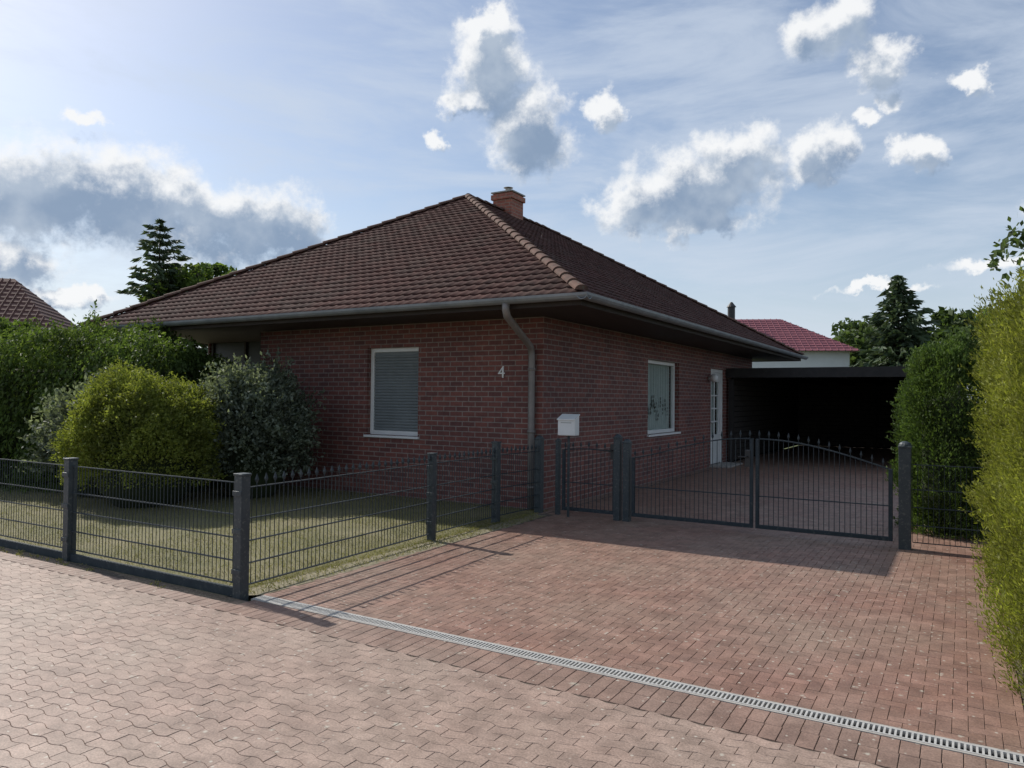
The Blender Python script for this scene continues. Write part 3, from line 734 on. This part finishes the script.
# ------------------------------------------------------------ neighbours
def hiphouse(name,label,loc,rot,w,d,zw,rise,mroof,mwall,flue=None):
    e=thing(name,label,'house',loc=loc,rot=rot)
    m=MB(); m.box(-w/2+.4,w/2-.4,-d/2+.4,d/2-.4,-.1,zw); m.make('wall',mwall,e)
    m=MB(); hw=w/2; hd=d/2; rl=max(.5,hw-hd*.8)
    vs=[(-hw,-hd,zw),(hw,-hd,zw),(hw,hd,zw),(-hw,hd,zw),(-rl,0,zw+rise),(rl,0,zw+rise)]
    m.add(vs,[(0,1,5,4),(1,2,5),(2,3,4,5),(3,0,4),(0,3,2,1)])
    for k in range(1,14):
        t=k/14; y=-hd*(1-t); z=zw+rise*t; xa=hw-(hw-rl)*t
        m.cyl((-xa,y,z+.01),(xa,y,z+.01),.02,4)
        m.cyl((xa,-abs(y),z+.01),(xa,abs(y),z+.01),.02,4)
    nr=int(w/.28)
    for k in range(nr):
        x=-hw+w*(k+.5)/nr; t=1.0 if abs(x)<rl else (hw-abs(x))/(hw-rl)
        m.cyl((x,-hd,zw+.01),(x,-hd*(1-t),zw+rise*t+.01),.022,4,cap=False)
    ro=m.make('roof',mroof,e)
    for x in (-w*.22,w*.22):
        m=MB(); m.box(x-.6,x+.6,-d/2+.36,-d/2+.40,.9,2.2); m.make('window',M_BLIND,e)
    if flue:
        m=MB(); m.cyl((flue[0],flue[1],zw),(flue[0],flue[1],flue[2]),.18,12); m.cyl((flue[0],flue[1],flue[2]),(flue[0],flue[1],flue[2]+.25),.24,12,r2=.05); m.make('chimney',M_BLACK,ro)
    return e
M_WW=noisy('white_render',(.78,.78,.76),(.84,.84,.82),3,.9,.1)
hiphouse('neighbour_house','white rendered house with a maroon hipped roof',(11.0,38,0),math.radians(-8),10.6,7,3.9,1.8,M_REDROOF,M_WW,flue=(-.05,-1.0,6.2))
hiphouse('neighbour_house','old house with a dark brown tiled roof',(-22.6,31,0),math.radians(15),9.0,7,3.7,2.7,M_BROWNROOF,M_BRICK)

# ------------------------------------------------------------ light, sky
az=math.radians(-50.5); el=math.radians(41)
S=Vector((math.sin(az)*math.cos(el),math.cos(az)*math.cos(el),math.sin(el)))
sd=bpy.data.lights.new('sun','SUN'); sd.energy=4.5; sd.angle=math.radians(.6); sd.color=(1,.95,.87)
so=bpy.data.objects.new('sun',sd); scene.collection.objects.link(so); so.rotation_euler=S.to_track_quat('Z','Y').to_euler(); so.location=(-20,20,30)
wld=bpy.data.worlds.new('World'); scene.world=wld; wld.use_nodes=True; nt=wld.node_tree
bg=nt.nodes['Background']
sky=N(nt,'ShaderNodeTexSky'); sky.sky_type='NISHITA'; sky.sun_disc=False; sky.sun_elevation=el; sky.sun_rotation=az
sky.air_density=1.0; sky.dust_density=1.2; sky.ozone_density=1.5; sky.altitude=50
grp=bpy.data.node_groups.new('cloud_density','ShaderNodeTree')
grp.interface.new_socket('Vector',in_out='INPUT',socket_type='NodeSocketVector')
grp.interface.new_socket('Value',in_out='OUTPUT',socket_type='NodeSocketFloat')
gi=grp.nodes.new('NodeGroupInput'); go=grp.nodes.new('NodeGroupOutput')
def gn(t,**k): return N(grp,t,**k)
def lk(a,b): grp.links.new(a,b)
sp=gn('ShaderNodeSeparateXYZ'); lk(gi.outputs[0],sp.inputs[0])
at=gn('ShaderNodeMath',operation='ARCTAN2'); lk(sp.outputs[0],at.inputs[0]); lk(sp.outputs[1],at.inputs[1])
asn=gn('ShaderNodeMath',operation='ARCSINE'); lk(sp.outputs[2],asn.inputs[0])
cb=gn('ShaderNodeCombineXYZ'); lk(at.outputs[0],cb.inputs[0]); lk(asn.outputs[0],cb.inputs[1])
n1=gn('ShaderNodeTexNoise'); n1.inputs['Scale'].default_value=15; n1.inputs['Detail'].default_value=6; n1.inputs['Roughness'].default_value=.60; lk(gi.outputs[0],n1.inputs['Vector'])
sb=gn('ShaderNodeVectorMath',operation='SUBTRACT'); lk(n1.outputs['Color'],sb.inputs[0]); sb.inputs[1].default_value=(.5,.5,.5)
sc=gn('ShaderNodeVectorMath',operation='MULTIPLY'); lk(sb.outputs[0],sc.inputs[0]); sc.inputs[1].default_value=(.12,.09,0)
pd=gn('ShaderNodeVectorMath',operation='ADD'); lk(cb.outputs[0],pd.inputs[0]); lk(sc.outputs[0],pd.inputs[1])
blobs=[(-32.7,12.6,5.2,3.2),(-27.0,12.8,6.6,3.0),(-20.8,12.0,5.8,2.7),(-16.6,11.2,2.8,2.1),(-33.8,8.3,3.0,1.3),(-40,11,6,4),
(-1.9,23.8,2.6,3.4),(1.2,19.8,3.2,3.0),(-3.6,21.3,1.6,1.0),(6.7,20.9,1.3,1.3),(-2.1,26.6,1.1,1.3),(-5.9,19.2,.8,.8),
(14.1,15.3,5.6,2.5),(9.7,14.1,3.6,1.6),(16.9,17.5,2.9,2.0),(22.0,16.9,2.1,1.9),(13.4,12.8,3.0,1.0),
(23.0,24.8,2.8,1.8),(26.1,22.3,2.3,1.4),(27.0,19.9,.9,.9),(32.0,20.2,1.1,.6),(28.2,16.5,1.4,.9),(25.3,18.5,.9,.6),(-29.8,17.6,1.6,.6),
(33,8.8,3.2,.5),(26,7.6,3,.35),(-31,6.6,2.6,.6),(50,15,12,5),(-60,20,14,6)]
prev=None
for a_,e_,ra,re in blobs:
    s2=gn('ShaderNodeVectorMath',operation='MULTIPLY_ADD'); lk(pd.outputs[0],s2.inputs[0]); s2.inputs[1].default_value=(1/math.radians(ra),1/math.radians(re),0); s2.inputs[2].default_value=(-a_/ra,-e_/re,0)
    s3=gn('ShaderNodeVectorMath',operation='DOT_PRODUCT'); lk(s2.outputs[0],s3.inputs[0]); lk(s2.outputs[0],s3.inputs[1])
    if prev is None: prev=s3.outputs['Value']
    else:
        mn=gn('ShaderNodeMath',operation='SMOOTH_MIN'); lk(prev,mn.inputs[0]); lk(s3.outputs['Value'],mn.inputs[1]); mn.inputs[2].default_value=.3; prev=mn.outputs[0]
cl=gn('ShaderNodeMath',operation='MINIMUM'); lk(prev,cl.inputs[0]); cl.inputs[1].default_value=2.8
mxx=gn('ShaderNodeMath',operation='MAXIMUM'); lk(cl.outputs[0],mxx.inputs[0]); mxx.inputs[1].default_value=0.0
sq=gn('ShaderNodeMath',operation='POWER'); lk(mxx.outputs[0],sq.inputs[0]); sq.inputs[1].default_value=.62
iv=gn('ShaderNodeMath',operation='SUBTRACT'); iv.inputs[0].default_value=1; lk(sq.outputs[0],iv.inputs[1])
n2=gn('ShaderNodeTexNoise'); n2.inputs['Scale'].default_value=24; n2.inputs['Detail'].default_value=8; n2.inputs['Roughness'].default_value=.64; lk(gi.outputs[0],n2.inputs['Vector'])
ma=gn('ShaderNodeMath',operation='MULTIPLY_ADD'); lk(n2.outputs['Fac'],ma.inputs[0]); ma.inputs[1].default_value=2.1; lk(iv.outputs[0],ma.inputs[2])
m2=gn('ShaderNodeMath',operation='SUBTRACT'); lk(ma.outputs[0],m2.inputs[0]); m2.inputs[1].default_value=1.05; lk(m2.outputs[0],go.inputs[0])
tc=N(nt,'ShaderNodeTexCoord')
g1=N(nt,'ShaderNodeGroup'); g1.node_tree=grp; nt.links.new(tc.outputs['Generated'],g1.inputs[0])
of=N(nt,'ShaderNodeVectorMath',operation='ADD'); nt.links.new(tc.outputs['Generated'],of.inputs[0]); of.inputs[1].default_value=(-.010,0,.020)
g2=N(nt,'ShaderNodeGroup'); g2.node_tree=grp; nt.links.new(of.outputs[0],g2.inputs[0])
def mr(src,a,b,c=0,d=1):
    m=N(nt,'ShaderNodeMapRange'); m.interpolation_type='SMOOTHSTEP'; nt.links.new(src,m.inputs[0])
    m.inputs[1].default_value=a;m.inputs[2].default_value=b;m.inputs[3].default_value=c;m.inputs[4].default_value=d; return m.outputs[0]
dens=mr(g1.outputs[0],-.45,.42,0,.96); shade=mr(g2.outputs[0],-.36,.60)
sk=N(nt,'ShaderNodeVectorMath',operation='SCALE'); nt.links.new(sky.outputs[0],sk.inputs[0]); sk.inputs['Scale'].default_value=.12
mp=N(nt,'ShaderNodeMapping'); mp.inputs['Scale'].default_value=(1.6,1.6,6.5); mp.inputs['Rotation'].default_value=(0,.35,0); nt.links.new(tc.outputs['Generated'],mp.inputs[0])
cn=N(nt,'ShaderNodeTexNoise'); cn.inputs['Scale'].default_value=1.9; cn.inputs['Detail'].default_value=8; cn.inputs['Roughness'].default_value=.62; cn.inputs['Distortion'].default_value=.4; nt.links.new(mp.outputs[0],cn.inputs['Vector'])
cir=mr(cn.outputs['Fac'],.36,.68,.12,.72)
skyc=mixc(nt,cir,sk.outputs[0],(.61,.69,.81))
sz=N(nt,'ShaderNodeSeparateXYZ'); nt.links.new(tc.outputs['Generated'],sz.inputs[0])
hz=mr(sz.outputs[2],.0,.30,.65,.0)
skyc=mixc(nt,hz,skyc,(.66,.74,.84))
bn=N(nt,'ShaderNodeTexNoise'); bn.inputs['Scale'].default_value=16; bn.inputs['Detail'].default_value=6; nt.links.new(tc.outputs['Generated'],bn.inputs['Vector'])
bt=mr(bn.outputs['Fac'],.38,.70)
body=mixc(nt,bt,(.25,.34,.48),(.44,.52,.63))
ccol=mixc(nt,shade,(.94,.95,.96),body)
fin=mixc(nt,dens,skyc,ccol)
nt.links.new(fin,bg.inputs[0]); bg.inputs[1].default_value=1.0

# ------------------------------------------------------------ camera
cam=bpy.data.cameras.new('camera'); co=bpy.data.objects.new('camera',cam); scene.collection.objects.link(co)
cam.sensor_width=36; cam.lens=36*750/1024; cam.clip_end=1500; cam.clip_start=.05
co.location=(0,0,1.6)
q=Matrix.Rotation(math.radians(90+1.07),4,'X')@Matrix.Rotation(math.radians(.573),4,'Z')
co.rotation_euler=q.to_euler()
scene.camera=co
scene.view_settings.view_transform='Standard'; scene.view_settings.look='None'; scene.view_settings.exposure=0
